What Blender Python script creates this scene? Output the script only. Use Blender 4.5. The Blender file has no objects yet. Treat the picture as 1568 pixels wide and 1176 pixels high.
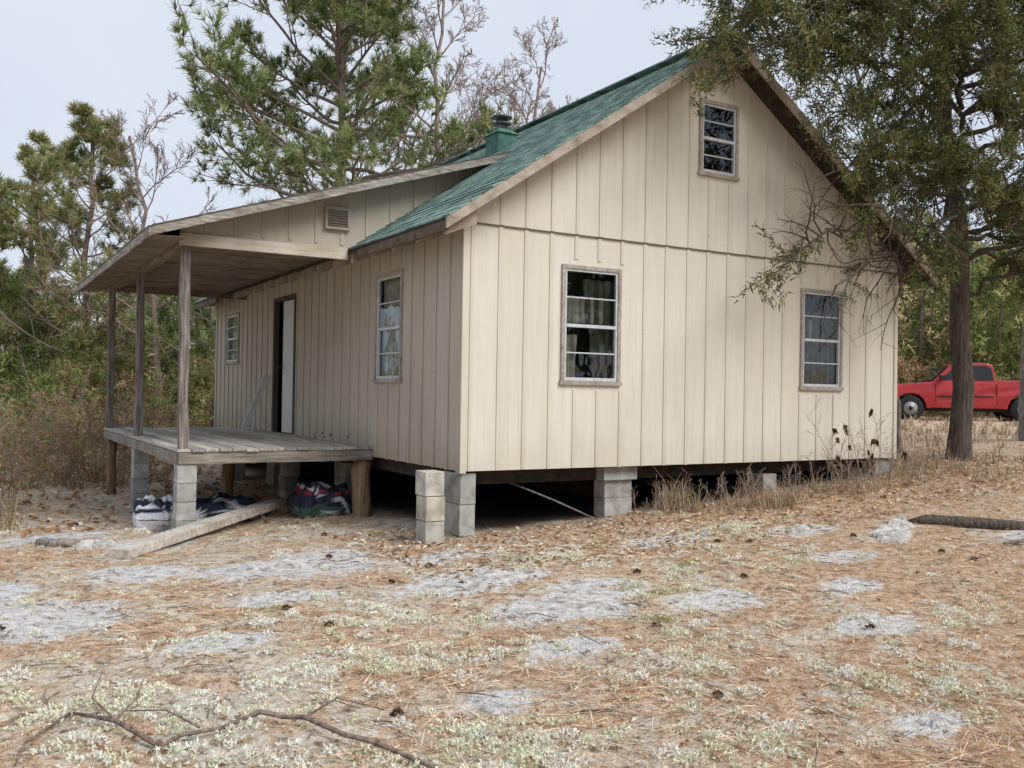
import bpy, math, numpy as np
from mathutils import Matrix, Vector
rs=np.random.RandomState
# ---------------------------------------------------------------- helpers
def nrm(v):
    v=np.asarray(v,float); return v/(np.linalg.norm(v,axis=-1,keepdims=True)+1e-12)
class MB:
    def __init__(s): s.v=[];s.n=0;s.l=[];s.c=[];s.m=[];s.sm=[];s.col=[]
    def add(s,v,faces,mi=0,col=(1,1,1),smooth=False):
        v=np.asarray(v,float).reshape(-1,3)
        for f in faces:
            f=np.asarray(f,int)
            if f.ndim==1: f=f[None]
            s.l.append((f+s.n).ravel());s.c.append(np.full(len(f),f.shape[1]));s.m.append(np.full(len(f),mi));s.sm.append(np.full(len(f),smooth))
        c=np.ones((len(v),4));c[:,:3]=np.asarray(col,float);s.col.append(c)
        s.v.append(v);s.n+=len(v)
    def obox(s,c,X,Y,Z,mi=0,col=(1,1,1)):
        c,X,Y,Z=[np.asarray(a,float) for a in (c,X,Y,Z)]
        v=[c+a*X+b*Y+d*Z for d in(-1,1) for b in(-1,1) for a in(-1,1)]
        s.add(v,[[[0,2,3,1],[4,5,7,6],[0,1,5,4],[2,6,7,3],[0,4,6,2],[1,3,7,5]]],mi,col)
    def box(s,x0,x1,y0,y1,z0,z1,mi=0,col=(1,1,1)):
        s.obox(((x0+x1)/2,(y0+y1)/2,(z0+z1)/2),((x1-x0)/2,0,0),(0,(y1-y0)/2,0),(0,0,(z1-z0)/2),mi,col)
    def beam(s,a,b,w,h,mi=0,col=(1,1,1),up=(0,0,1)):
        a=np.array(a,float);b=np.array(b,float);d=b-a;L=np.linalg.norm(d);d/=L
        sd=nrm(np.cross(d,up));u=np.cross(sd,d)
        s.obox((a+b)/2,d*L/2,sd*w/2,u*h/2,mi,col)
    def prism(s,pts,off,mi=0,col=(1,1,1)):
        p=np.array(pts,float);k=len(p);q=p+np.array(off,float)
        i=np.arange(k);j=(i+1)%k
        s.add(np.vstack([p,q]),[i[::-1],i+k,np.stack([i,j,j+k,i+k],1)],mi,col)
    def tube(s,pts,rad,k=5,mi=0,col=(1,1,1),cap=False):
        p=np.asarray(pts,float);n=len(p);r=np.asarray(rad,float)
        t=np.empty_like(p);t[1:-1]=p[2:]-p[:-2];t[0]=p[1]-p[0];t[-1]=p[-1]-p[-2];t=nrm(t)
        ref=np.array([0,0,1.]) if abs(t[0,2])<.9 else np.array([1.,0,0])
        a=nrm(np.cross(t,ref));b=np.cross(t,a)
        th=np.arange(k)*2*np.pi/k
        v=p[:,None]+r[:,None,None]*(np.cos(th)[None,:,None]*a[:,None]+np.sin(th)[None,:,None]*b[:,None])
        i=np.arange(n-1)[:,None]*k;j=np.arange(k)[None];jn=(j+1)%k
        f=np.stack([i+j,i+jn,i+k+jn,i+k+j],-1).reshape(-1,4)
        fs=[f]
        if cap: fs+=[np.arange(k)[::-1],np.arange(k)+(n-1)*k]
        s.add(v.reshape(-1,3),fs,mi,col,True)
    def tufts(s,rng,C,D,col,k,L,W,spread,mi=1,jit=0.,vcol=.15):
        C=np.repeat(np.asarray(C,float),k,0);D=np.repeat(np.asarray(D,float),k,0);m=len(C);col=np.asarray(col,float)
        cl=np.tile(col,(m,1)) if col.ndim==1 else np.repeat(col,k,0)
        d=nrm(D+rng.normal(0,spread,(m,3)));l=L*rng.uniform(.6,1.25,(m,1));w=W*rng.uniform(.7,1.3,(m,1))
        sd=nrm(np.cross(d,rng.normal(0,1,(m,3))))
        b=C+rng.normal(0,1,(m,3))*jit
        v=np.stack([b-sd*w*.5,b+sd*w*.5,b+d*l+sd*w*.15,b+d*l-sd*w*.15],1).reshape(-1,3)
        cl=np.clip(cl*(1+rng.normal(0,vcol,(m,1))),0,1)
        s.add(v,[np.arange(m*4).reshape(-1,4)],mi,np.repeat(cl,4,0))
    def build(s,name,mats,parent=None,bevel=0):
        me=bpy.data.meshes.new(name);v=np.concatenate(s.v);l=np.concatenate(s.l);c=np.concatenate(s.c)
        me.vertices.add(len(v));me.vertices.foreach_set('co',v.ravel().astype(np.float32))
        me.loops.add(len(l));me.loops.foreach_set('vertex_index',l.astype(np.int32))
        me.polygons.add(len(c));st=np.concatenate([[0],np.cumsum(c)[:-1]])
        me.polygons.foreach_set('loop_start',st.astype(np.int32))
        me.polygons.foreach_set('loop_total',c.astype(np.int32))
        me.polygons.foreach_set('material_index',np.concatenate(s.m).astype(np.int32))
        me.polygons.foreach_set('use_smooth',np.concatenate(s.sm).astype(bool))
        a=me.color_attributes.new('Col','FLOAT_COLOR','POINT');a.data.foreach_set('color',np.concatenate(s.col).ravel().astype(np.float32))
        me.update(calc_edges=True)
        for m in (mats if isinstance(mats,(list,tuple)) else [mats]): me.materials.append(m)
        o=bpy.data.objects.new(name,me);bpy.context.scene.collection.objects.link(o)
        if parent: o.parent=parent
        if bevel:
            b=o.modifiers.new('bevel','BEVEL');b.width=bevel;b.segments=2;b.limit_method='ANGLE'
        return o
def empty(name):
    o=bpy.data.objects.new(name,None);bpy.context.scene.collection.objects.link(o);return o
class NT:
    def __init__(s,name):
        s.m=bpy.data.materials.new(name);s.m.use_nodes=True;s.t=s.m.node_tree
        s.b=s.t.nodes['Principled BSDF'];s.b.inputs['Roughness'].default_value=.85
        s.b.inputs['Specular IOR Level'].default_value=.2
        s.obj=s.n('ShaderNodeTexCoord').outputs['Object']
    def n(s,ty,ins={},**pr):
        x=s.t.nodes.new(ty)
        for k,v in pr.items(): setattr(x,k,v)
        for k,v in ins.items():
            if hasattr(v,'is_output') : s.t.links.new(v,x.inputs[k])
            else: x.inputs[k].default_value=v
        return x
    def noise(s,scale,detail=4,rough=.55,vec=None,st=None,dist=0,loc=None):
        v=vec or s.obj
        if st or loc: v=s.n('ShaderNodeMapping',{'Vector':v,'Scale':st or (1,1,1),'Location':loc or (0,0,0)}).outputs[0]
        return s.n('ShaderNodeTexNoise',{'Vector':v,'Scale':scale,'Detail':detail,'Roughness':rough,'Distortion':dist}).outputs['Fac']
    def ramp(s,f,stops):
        r=s.n('ShaderNodeValToRGB',{'Fac':f});e=r.color_ramp.elements
        while len(e)<len(stops): e.new(.5)
        for i,(p,c) in enumerate(stops):
            e[i].position=p;e[i].color=(*c,1) if len(c)==3 else c
        return r.outputs[0]
    def mask(s,f,a,b): return s.n('ShaderNodeMapRange',{'Value':f,'From Min':a,'From Max':b}).outputs[0]
    def mix(s,f,a,b,bt='MIX'):
        x=s.n('ShaderNodeMixRGB',blend_type=bt)
        for i,v in enumerate((f,a,b)):
            if hasattr(v,'is_output'): s.t.links.new(v,x.inputs[i])
            else: x.inputs[i].default_value=v if i==0 else (*v,1)
        return x.outputs[0]
    def math(s,op,a,b=0.):
        return s.n('ShaderNodeMath',{0:a,1:b},operation=op).outputs[0]
    def col(s): return s.n('ShaderNodeAttribute',attribute_name='Col').outputs['Color']
    def out(s,c,rough=None,bump=None,bd=.01,bs=.5):
        if hasattr(c,'is_output'): s.t.links.new(c,s.b.inputs['Base Color'])
        else: s.b.inputs['Base Color'].default_value=(*c,1)
        if rough is not None: s.b.inputs['Roughness'].default_value=rough
        if bump is not None:
            bn=s.n('ShaderNodeBump',{'Height':bump,'Strength':bs,'Distance':bd});s.t.links.new(bn.outputs[0],s.b.inputs['Normal'])
        return s.m
def simple(name,c,rough=.6,metal=0,var=.15,sc=8):
    t=NT(name);f=t.noise(sc,3)
    a=tuple(x*(1-var) for x in c);b=tuple(min(1,x*(1+var)) for x in c)
    t.b.inputs['Metallic'].default_value=metal
    return t.out(t.ramp(f,[(.3,a),(.7,b)]),rough,f,.002,.3)
# ---------------------------------------------------------------- materials
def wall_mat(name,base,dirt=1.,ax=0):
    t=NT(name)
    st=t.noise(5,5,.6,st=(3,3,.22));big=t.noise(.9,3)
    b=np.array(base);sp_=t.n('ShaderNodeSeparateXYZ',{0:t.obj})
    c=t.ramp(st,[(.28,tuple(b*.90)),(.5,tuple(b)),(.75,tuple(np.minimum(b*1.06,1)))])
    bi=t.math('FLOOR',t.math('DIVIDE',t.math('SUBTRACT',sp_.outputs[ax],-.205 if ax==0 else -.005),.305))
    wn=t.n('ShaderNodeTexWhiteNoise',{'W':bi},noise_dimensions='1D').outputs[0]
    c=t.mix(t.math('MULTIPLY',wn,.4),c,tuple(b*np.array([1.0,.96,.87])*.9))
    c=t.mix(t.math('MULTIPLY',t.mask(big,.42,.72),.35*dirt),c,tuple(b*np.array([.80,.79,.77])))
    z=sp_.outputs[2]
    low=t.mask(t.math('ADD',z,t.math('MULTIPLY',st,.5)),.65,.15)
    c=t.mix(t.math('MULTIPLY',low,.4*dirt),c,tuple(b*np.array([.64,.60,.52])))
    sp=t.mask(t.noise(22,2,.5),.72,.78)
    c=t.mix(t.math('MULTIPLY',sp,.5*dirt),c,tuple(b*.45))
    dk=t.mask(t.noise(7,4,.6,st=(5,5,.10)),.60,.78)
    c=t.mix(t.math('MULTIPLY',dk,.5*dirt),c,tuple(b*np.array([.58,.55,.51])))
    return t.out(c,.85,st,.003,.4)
M_wall=wall_mat('painted_board_siding',(.725,.69,.605),.85)
M_batten=wall_mat('painted_batten',(.70,.66,.57),1.2)
M_sidewall=wall_mat('shaded_side_siding',(.50,.46,.395),1.7,1)  # same siding, base colour darkened for the shaded side, plus heavier dirt
def wood(name,c1,c2,c3,st=(1,1,1),sc=4):
    t=NT(name);f=t.noise(sc,6,.65,st=st);g=t.noise(3,3)
    c=t.ramp(f,[(.3,c1),(.5,c2),(.72,c3)])
    c=t.mix(t.mask(g,.4,.75),c,t.mix(1,c,(.7,.66,.6),'MULTIPLY'))
    return t.out(c,.85,f,.006,.7)
W1,W2,W3=(.12,.105,.09),(.32,.295,.26),(.55,.52,.48)
M_woodz=wood('weathered_wood_vertical',(.06,.05,.045),(.20,.18,.165),(.46,.43,.40),(9,9,.5),5)
M_woodx=wood('weathered_wood_along_x',W1,W2,W3,(.5,9,9))
M_fascia=wood('peeling_fascia_paint',(.12,.10,.085),(.33,.30,.265),(.58,.555,.51),(1.2,.8,9),5)
M_rake=wood('tan_rake_board',(.27,.22,.175),(.45,.385,.32),(.57,.50,.43),(1.2,9,2),4)
M_darkwood=simple('dark_joist_wood',(.05,.04,.033),.9,0,.4)
M_tan=wood('window_trim_wood',(.25,.22,.195),(.42,.385,.345),(.57,.53,.49),(6,6,3),6)
M_header=wood('header_paint',(.42,.36,.29),(.58,.52,.43),(.66,.6,.51),(.6,3,6),4)
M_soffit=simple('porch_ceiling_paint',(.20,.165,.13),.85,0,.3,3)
M_alu=simple('aluminium_sash',(.60,.62,.64),.45,.2,.15,20)
M_black=simple('dark_interior',(.02,.019,.018),.9)
M_door=simple('white_door',(.64,.66,.64),.5,0,.06)
M_curt=simple('curtain_cloth',(.17,.175,.14),.95,0,.4,10)
M_curt2=simple('pale_curtain_cloth',(.62,.60,.50),.95,0,.25,10)
t=NT('window_glass');nt=t.t;g=t.n('ShaderNodeBsdfGlossy',{'Color':(.85,.92,1,1),'Roughness':.015});tr=t.n('ShaderNodeBsdfTransparent',{'Color':(.82,.86,.86,1)})
bmp=t.n('ShaderNodeBump',{'Height':t.noise(2.2,2),'Strength':.10,'Distance':.05});nt.links.new(bmp.outputs[0],g.inputs['Normal'])
fr=t.n('ShaderNodeFresnel',{'IOR':1.5});mx=t.n('ShaderNodeMixShader',{0:t.math('ADD',t.math('MULTIPLY',fr.outputs[0],1.2),.02),1:tr.outputs[0],2:g.outputs[0]})
nt.links.new(mx.outputs[0],nt.nodes['Material Output'].inputs[0]);M_glass=t.m
t=NT('green_asphalt_shingles');sx=t.n('ShaderNodeSeparateXYZ',{0:t.obj})
vec=t.n('ShaderNodeCombineXYZ',{0:sx.outputs[1],1:t.math('MULTIPLY',sx.outputs[0],1.207)}).outputs[0]
br=t.n('ShaderNodeTexBrick',{'Vector':vec,'Color1':(.07,.135,.11,1),'Color2':(.27,.385,.335,1),'Mortar':(.03,.06,.05,1),'Scale':1.,'Mortar Size':.006,'Mortar Smooth':.3,'Bias':-.05,'Brick Width':.16,'Row Height':.14})
br.offset=.5
c=t.mix(t.mask(t.noise(1.4,3),.3,.75),br.outputs[0],t.mix(1,br.outputs[0],(1.2,1.15,1.2),'MULTIPLY'))
c=t.mix(t.math('MULTIPLY',t.mask(t.noise(140,2),.45,.7),.35),c,(.30,.38,.34))
M_shingle=t.out(c,.9,t.math('SUBTRACT',t.noise(120,2),br.outputs[1]),.01,.6)
t=NT('concrete_block');f=t.noise(6,5);c=t.ramp(f,[(.3,(.26,.255,.24)),(.55,(.45,.445,.42)),(.75,(.58,.57,.54))])
c=t.mix(1,c,t.col(),'MULTIPLY');c=t.mix(t.mask(t.noise(90,2),.6,.7),c,(.18,.175,.16));M_conc=t.out(c,.95,t.noise(80,3),.006,.8)
def foliage(name,tr=.3):
    t=NT(name);df=t.n('ShaderNodeBsdfDiffuse',{'Color':t.col()});tl=t.n('ShaderNodeBsdfTranslucent',{'Color':t.col()})
    mx=t.n('ShaderNodeMixShader',{0:tr,1:df.outputs[0],2:tl.outputs[0]});t.t.links.new(mx.outputs[0],t.t.nodes['Material Output'].inputs[0]);return t.m
M_leaf=foliage('foliage');M_litter=foliage('dry_litter',.12)
def bark(name,a,b,st=(5,5,1)):
    t=NT(name);f=t.noise(6,4,.65,st=st);c=t.mix(1,t.ramp(f,[(.32,a),(.68,b)]),t.col(),'MULTIPLY');return t.out(c,.95,f,.03,.9)
M_bark=bark('pine_bark',(.10,.08,.065),(.34,.28,.24));M_barkg=bark('grey_bark',(.14,.125,.11),(.40,.37,.33));M_barkd=bark('cedar_bark',(.045,.036,.03),(.19,.16,.135),(8,8,.7))
# ---------------------------------------------------------------- terrain
def ss(a,b,x): t=np.clip((x-a)/(b-a),0,1);return t*t*(3-2*t)
def G(x,y):
    x=np.asarray(x,float);y=np.asarray(y,float)
    z=-.70+.82*ss(-2,13,x)*(.35+.65*ss(-6,.5,y))-.22*ss(0,6,y)*ss(1.5,-2.5,x)
    z=z-.06*ss(-1,-7,y)
    d=np.hypot(x-3,y-2);z=z+np.clip(d-34,0,90)*.05+ss(26,50,x)*ss(-10,10,y)*2.4
    z=z+.022*np.sin(2.1*x+.7*y)*np.sin(1.7*y-.9*x+1)+.012*np.sin(5.3*x+1.2)*np.sin(4.7*y+.4*x)+.006*np.sin(13*x+2*y)*np.sin(11*y-3*x)
    return z
rocks=[(-1.85,-.54,1.0,.55),(-1.3,-.1,.5,.3),(-.83,-1.72,.8,.36),(-.59,-2.75,.7,.45),(-.1,-2.45,.5,.35),(-3.79,-1.5,.65,.7),(-4.1,-.6,.5,.4),(.5,-3.03,.4,.32),(-.26,-5.3,.25,.17),(-2.9,-.2,.6,.35),(1.6,-1.2,.6,.3),(-.4,-.7,.6,.3),(.9,-4.1,.4,.3),(-2.6,1.5,.5,.5),(-3.4,2.4,.6,.6),(3.0,-1.6,.5,.25),(-1.1,-3.6,.4,.25),(4.6,-3,.5,.3),(-2.2,-1.6,.5,.3),(2.4,-2.6,.45,.25),(1.6,-3.3,.35,.2),(-2.9,-2.6,.35,.25),(-1.9,-4.1,.3,.15)]
def RK(x,y):
    r=np.zeros_like(np.asarray(x,float))
    for (a,b,c_,d_) in rocks: r=np.maximum(r,np.exp(-(((x-a)/c_)**2+((y-b)/d_)**2)*1.1))
    return r
def OR(x,y): return ss(-1.0,2.5,x*.8-y*.45-1.2)
gx=np.unique(np.concatenate([np.arange(-9,11,.09),-9-np.geomspace(.3,300,40),11+np.geomspace(.3,300,45)]))
gy=np.unique(np.concatenate([np.arange(-8.5,11,.09),-8.5-np.geomspace(.3,300,35),11+np.geomspace(.3,300,45)]))
X,Y=np.meshgrid(gx,gy);Z=G(X,Y)
und_shade=ss(.0,.5,X)*ss(6.6,6.2,X)*ss(.0,.45,Y)*ss(10.3,9.6,Y)  # mask for the shade painted on the ground under the cabin
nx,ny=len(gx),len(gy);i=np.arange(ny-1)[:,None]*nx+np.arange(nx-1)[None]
mb=MB();cc=np.stack([RK(X,Y),und_shade,OR(X,Y)],-1).reshape(-1,3)
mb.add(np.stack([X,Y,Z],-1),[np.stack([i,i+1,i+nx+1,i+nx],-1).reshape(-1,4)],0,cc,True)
t=NT('leaf_litter_ground');at_=t.n('ShaderNodeSeparateXYZ',{0:t.col()})
big=t.noise(.6,3);mid=t.noise(2.4,6,.72);f1=t.noise(13,5,.75);f2=t.noise(50,3,.7);need=t.noise(36,3,.7,st=(1,.3,1),dist=2.)
straw=t.ramp(need,[(.28,(.24,.13,.07)),(.42,(.54,.34,.20)),(.56,(.72,.50,.33)),(.72,(.82,.66,.48))])
pale=t.ramp(f1,[(.3,(.28,.24,.17)),(.42,(.60,.55,.44)),(.55,(.80,.77,.66)),(.7,(.88,.86,.77))])
rock=t.ramp(f1,[(.27,(.12,.115,.11)),(.37,(.42,.405,.385)),(.46,(.68,.665,.64)),(.58,(.86,.845,.82))])
sel=t.math('SUBTRACT',mid,t.math('MULTIPLY',at_.outputs[2],.08))
c=t.mix(t.mask(sel,.465,.52),straw,pale)
c=t.mix(t.math('MULTIPLY',t.mask(big,.42,.6),.4),c,straw)
c=t.mix(t.math('MULTIPLY',t.mask(t.noise(3.7,4,.7,loc=(7,3,1)),.60,.66),.45),c,(.36,.34,.13))
vo=t.n('ShaderNodeTexVoronoi',{'Vector':t.obj,'Scale':22.});c=t.mix(.30,c,t.ramp(t.n('ShaderNodeSeparateXYZ',{0:vo.outputs['Color']}).outputs[0],[(0,(.13,.08,.05)),(.35,(.56,.37,.22)),(.8,(.82,.77,.66)),(1,(.88,.85,.77))]))
rm=t.mask(t.math('ADD',at_.outputs[0],t.math('MULTIPLY',t.math('SUBTRACT',t.noise(3.2,7,.75),.5),2.0)),.42,.52)
c=t.mix(t.math('MULTIPLY',rm,.92),c,rock)
c=t.mix(t.math('MULTIPLY',t.mask(t.noise(9,5,.8,loc=(2,9,4)),.55,.61),.85),c,t.ramp(f2,[(.4,(.09,.06,.045)),(.6,(.28,.18,.11))]))
c=t.mix(t.math('MULTIPLY',t.mask(f2,.58,.66),.6),c,(.12,.085,.06))
c=t.mix(at_.outputs[1],c,(.045,.036,.03))  # under-cabin shade put into the ground colour as near-black
h=t.math('ADD',f1,t.math('MULTIPLY',f2,.5))
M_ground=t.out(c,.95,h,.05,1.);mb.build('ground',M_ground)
# ---------------------------------------------------------------- cabin
cab=empty('wooden_cabin')
W,L,H=6.474,10.11,2.44
a=[1.141,1.905,4.663,5.411];w0,w1=.879,2.121;a5,a6,b0,b1=2.981,3.574,3.301,4.164
ex,ez,az,o=-.367,2.401,4.842,.322;sl=(az-ez)/(W/2-ex)
def roofz(x): return az-sl*abs(x-W/2)
def sheet(mb,us,vs,holes,fn,mi=0):
    for i in range(len(us)-1):
        for j in range(len(vs)-1):
            uc,vc=(us[i]+us[i+1])/2,(vs[j]+vs[j+1])/2
            if any(h[0]<uc<h[1] and h[2]<vc<h[3] for h in holes): continue
            mb.add([fn(us[i],vs[j]),fn(us[i+1],vs[j]),fn(us[i+1],vs[j+1]),fn(us[i],vs[j+1])],[[0,1,2,3]],mi)
gh=[(a[0],a[1],w0,w1),(a[2],a[3],w0,w1)]
mb=MB()
sheet(mb,[0,a[0],a[1],a[2],a[3],W],[0,w0,w1,H],gh,lambda u,v:(u,0,v))
sheet(mb,[0,W],[0,H+.1],[],lambda u,v:(u,L,v))
for (x0,x1) in [(0,a5),(a6,W)]:
    mb.add([(x0,-.008,H),(x1,-.008,H),(x1,-.008,roofz(x1)-.03),(x0,-.008,roofz(x0)-.03)],[[0,1,2,3]])
mb.add([(a5,-.008,H),(a6,-.008,H),(a6,-.008,b0),(a5,-.008,b0)],[[0,1,2,3]])
mb.add([(a5,-.008,b1),(a6,-.008,b1),(a6,-.008,roofz(a6)-.03),(W/2,-.008,az-.03),(a5,-.008,roofz(a5)-.03)],[[0,1,2,3,4]])
mb.add([(0,L+.002,H),(W,L+.002,H),(W,L+.002,roofz(W)),(W/2,L+.002,az-.03),(0,L+.002,roofz(0))],[[0,1,2,3,4]])
mb.build('gable_walls',M_wall,cab)
def cutbatt(u,z0,z1,holes,fn):
    segs=[(z0,z1)]
    for h_ in holes:
        if h_[0]-.07<u<h_[1]+.07:
            ns=[]
            for (p,q) in segs:
                if q<=h_[2] or p>=h_[3]: ns.append((p,q));continue
                if p<h_[2]-.06: ns.append((p,h_[2]-.06))
                if q>h_[3]+.06: ns.append((h_[3]+.06,q))
            segs=ns
    for (p,q) in segs: fn(p,q)
mb=MB();rng=rs(3);u=.10;bw=.023
while u<W-.05:
    e1=rng.uniform(-.006,.004);uj=u+rng.normal(0,.004)
    cutbatt(u,.0,H-.006,gh,lambda p,q:mb.box(uj-bw,uj+bw,-.011,0.001,p+e1,q,0))
    uu=uj+.006
    cutbatt(uu,H+.004,roofz(uu)-.06,[(a5,a6,b0,b1)],lambda p,q:mb.box(uu-bw,uu+bw,-.018,-.007,p,q,0))
    u+=.305
mb.box(-.016,.05,-.018,0.002,-.02,H-.006,0);mb.box(W-.05,W+.012,-.018,.002,-.02,H-.006,0)
mb.build('gable_battens',M_batten,cab,.003)
mb=MB();mb.box(-.01,W+.01,-.020,-.006,H-.010,H+.001,0);mb.build('wall_flashing',simple('flashing_metal',(.14,.11,.09),.6),cab)
c1,c2,c3,c4,wb=1.433,2.193,8.432,9.328,1.224;d1,d2,dz,dd=5.279,6.243,2.117,.118
sh=[(c1,c2,w0,w1),(c3,c4,wb,w1),(d1,d2,-.01,dz)]
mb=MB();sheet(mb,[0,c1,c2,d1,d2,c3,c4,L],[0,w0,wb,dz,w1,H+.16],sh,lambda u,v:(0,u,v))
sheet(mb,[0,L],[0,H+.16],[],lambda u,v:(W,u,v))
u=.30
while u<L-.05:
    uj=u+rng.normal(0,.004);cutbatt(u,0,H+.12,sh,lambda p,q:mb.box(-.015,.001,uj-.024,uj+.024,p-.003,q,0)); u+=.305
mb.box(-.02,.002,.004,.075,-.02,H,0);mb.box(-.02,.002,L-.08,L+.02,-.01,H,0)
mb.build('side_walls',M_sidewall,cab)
mb=MB();mb.box(.03,W-.03,.03,L-.03,.02,.08);mb.box(.12,.2,.1,L-.1,-.16,.018);mb.box(W-.2,W-.12,.1,L-.1,-.16,.018)
for yy in np.arange(.25,L-.35,.4): mb.box(.21,W-.21,yy,yy+.05,-.16,.018)
mb.box(.1,W-.36,L-.3,L-.2,-1.3,-.163);mb.box(W-.35,W-.3,.5,L-.4,-1.3,-.163);mb.box(2.6,2.65,.9,L-.6,-1.3,-.17);mb.box(2.5,2.56,.6,L-.6,.082,4.2)  # unseen partitions below the floor, added to stop light leaking under the cabin
mb.build('floor_joists_and_light_stops',M_darkwood,cab)
def window(name,org,U,Nn,w,h,frame=.042,curt=0,seed=0):
    U=np.array(U,float);Nn=np.array(Nn,float);Zv=np.array([0,0,1.]);org=np.array(org,float);rg=rs(seed)
    e=empty(name);e.parent=cab
    def bx(mb,u0,u1,v0,v1,n0,n1,mi=0):
        c=org+U*(u0+u1)/2+Zv*(v0+v1)/2+Nn*(n0+n1)/2
        mb.obox(c,U*(u1-u0)/2,Nn*(n1-n0)/2,Zv*(v1-v0)/2,mi)
    mb=MB();f=frame
    bx(mb,0,f,f*.8,h,-.02,.026);bx(mb,w-f,w,f*.8,h,-.02,.026);bx(mb,f,w-f,h-f,h,-.02,.024);bx(mb,-.014,w+.014,-.012,f*.8,-.02,.034)
    mb.build('trim',M_tan,e,.003)
    mb=MB();i0=f;i1=w-f;s=.024;mid=h*.49
    bx(mb,i0,i0+s,f*.8,h-f,-.03,.013);bx(mb,i1-s,i1,f*.8,h-f,-.03,.013);bx(mb,i0+s,i1-s,h-f-s,h-f,-.03,.011);bx(mb,i0+s,i1-s,f*.8,f+s,-.03,.015);bx(mb,i0+s,i1-s,mid-.017,mid+.017,-.03,.017)
    bx(mb,i0+s,i1-s,(mid+h-f)/2-.007,(mid+h-f)/2+.007,-.012,.006);bx(mb,i0+s,i1-s,(mid+f)/2-.007,(mid+f)/2+.007,-.022,.004)
    mb.build('sash',M_alu,e,.002)
    mb=MB();q=lambda u,v,n:org+U*u+Zv*v+Nn*n
    mb.add([q(i0,mid,-.004),q(i1,mid,-.004),q(i1,h-f,-.004),q(i0,h-f,-.004)],[[0,1,2,3]]);mb.add([q(i0,f*.8,-.018),q(i1,f*.8,-.018),q(i1,mid,-.018),q(i0,mid,-.018)],[[0,1,2,3]])
    mb.build('glass_pane',M_glass,e)
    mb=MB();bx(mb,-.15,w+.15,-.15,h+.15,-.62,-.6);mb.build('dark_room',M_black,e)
    if curt:
        mb=MB()
        for (s0,s1,vb,vt,sk,mi) in curt:
            n=60;uu=np.linspace(s0,s1,n)*w;vv=np.linspace(vb*h,vt*h,12)
            UU,VV=np.meshgrid(uu,vv);tt=(VV/h)
            UU=UU+sk*w*(1-tt)**1.5
            dn=-.10+.024*np.sin(UU/w*38+rg.uniform(0,6))+.012*np.sin(UU/w*91+2*tt)
            P_=org+UU[...,None]*U+VV[...,None]*Zv+dn[...,None]*Nn
            ii=np.arange(11)[:,None]*n+np.arange(n-1)[None]
            mb.add(P_,[np.stack([ii,ii+1,ii+n+1,ii+n],-1).reshape(-1,4)],mi,(1,1,1),True)
        mb.build('curtain',[M_curt,M_curt2],e)
window('gable_window_a',(a[0],0,w0),(1,0,0),(0,-1,0),a[1]-a[0],w1-w0,curt=[(.0,.40,.02,.42,-.1,1),(.0,.85,.52,.75,.0,1),(.45,1,.02,.9,.22,0)],seed=1)
window('gable_window_b',(a[2],0,w0),(1,0,0),(0,-1,0),a[3]-a[2],w1-w0,curt=[(0,1,.02,.78,0,0),(0,.5,.5,.7,0,1)],seed=2)
window('attic_window',(a5,-.008,b0),(1,0,0),(0,-1,0),a6-a5,b1-b0,seed=3)
window('side_window_a',(0,c2,w0),(0,-1,0),(-1,0,0),c2-c1,w1-w0,curt=[(0,1,.02,1,0,1)],seed=4)
window('side_window_b',(0,c4,wb),(0,-1,0),(-1,0,0),c4-c3,w1-wb,curt=[(0,1,.1,1,0,1)],seed=5)
mb=MB();mb.box(-.03,.05,d1-.06,d1,dd,dz+.06);mb.box(-.03,.05,d2,d2+.06,dd,dz+.06);mb.box(-.028,.05,d1,d2,dz,dz+.06);mb.box(-.03,.08,d1,d2,dd-.04,dd)
mb.build('door_frame',simple('dark_door_frame',(.10,.08,.065),.8),cab,.003)
mb=MB();mb.box(.02,.06,d1+.01,d2-.30,dd+.01,dz-.01)
for z0 in (dd+.15,dd+1.05): mb.box(.008,.021,d1+.12,d2-.40,z0,z0+.75)
mb.build('door_leaf',M_door,cab,.004)
mb=MB();mb.box(.3,.32,d1-.1,d2+.1,dd,dz+.1);mb.tube([(0,d2-.35,1.1),(-.05,d2-.35,1.1)],[.025,.025],8,0,(1,1,1),True);mb.build('door_dark_opening',M_black,cab)
# main roof
R0,R1=-o,L+o
mb=MB();rg=rs(4)
for sgn in(1,-1):
    xe=W/2-sgn*(W/2-ex);ns=30;xs=np.linspace(xe,W/2,ns+1)
    for i in range(ns):
        xa,xb=xs[i],xs[i+1];lift=.013;r0=R0-.012-rg.uniform(0,.012)
        p=[(xa,r0,roofz(xa)+lift),(xb,r0,roofz(xb)+.002),(xb,R1,roofz(xb)+.002),(xa,R1,roofz(xa)+lift)]
        mb.add(p+[(xa,r0,roofz(xa)-.006),(xa,R1,roofz(xa)-.006),(xb,r0,roofz(xb)-.012)],[[0,1,2,3],[4,0,3,5],[0,4,6,1]],0)
mb.beam((W/2,R0-.01,az+.02),(W/2,R1,az+.02),.22,.02)
mb.build('shingle_roof',M_shingle,cab)
mb=MB()
for sgn in(1,-1):
    xe=W/2-sgn*(W/2-ex)
    A=[(xe,R0,roofz(xe)-.012),(W/2,R0,az-.012),(W/2,R0,az-.055),(xe,R0,roofz(xe)-.055)]
    mb.prism(A,(0,R1-R0,0),1)
mb.prism([(ex,R0-.001,ez-.013),(W/2,R0-.001,az-.013),(W/2,R0-.001,az-.13),(ex,R0-.001,ez-.115)],(0,-.03,0),0)
mb.prism([(W-ex,R0-.001,ez-.013),(W/2+.001,R0-.001,az-.013),(W/2+.001,R0-.001,az-.13),(W-ex,R0-.001,ez-.115)],(0,-.03,0),0)
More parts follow.
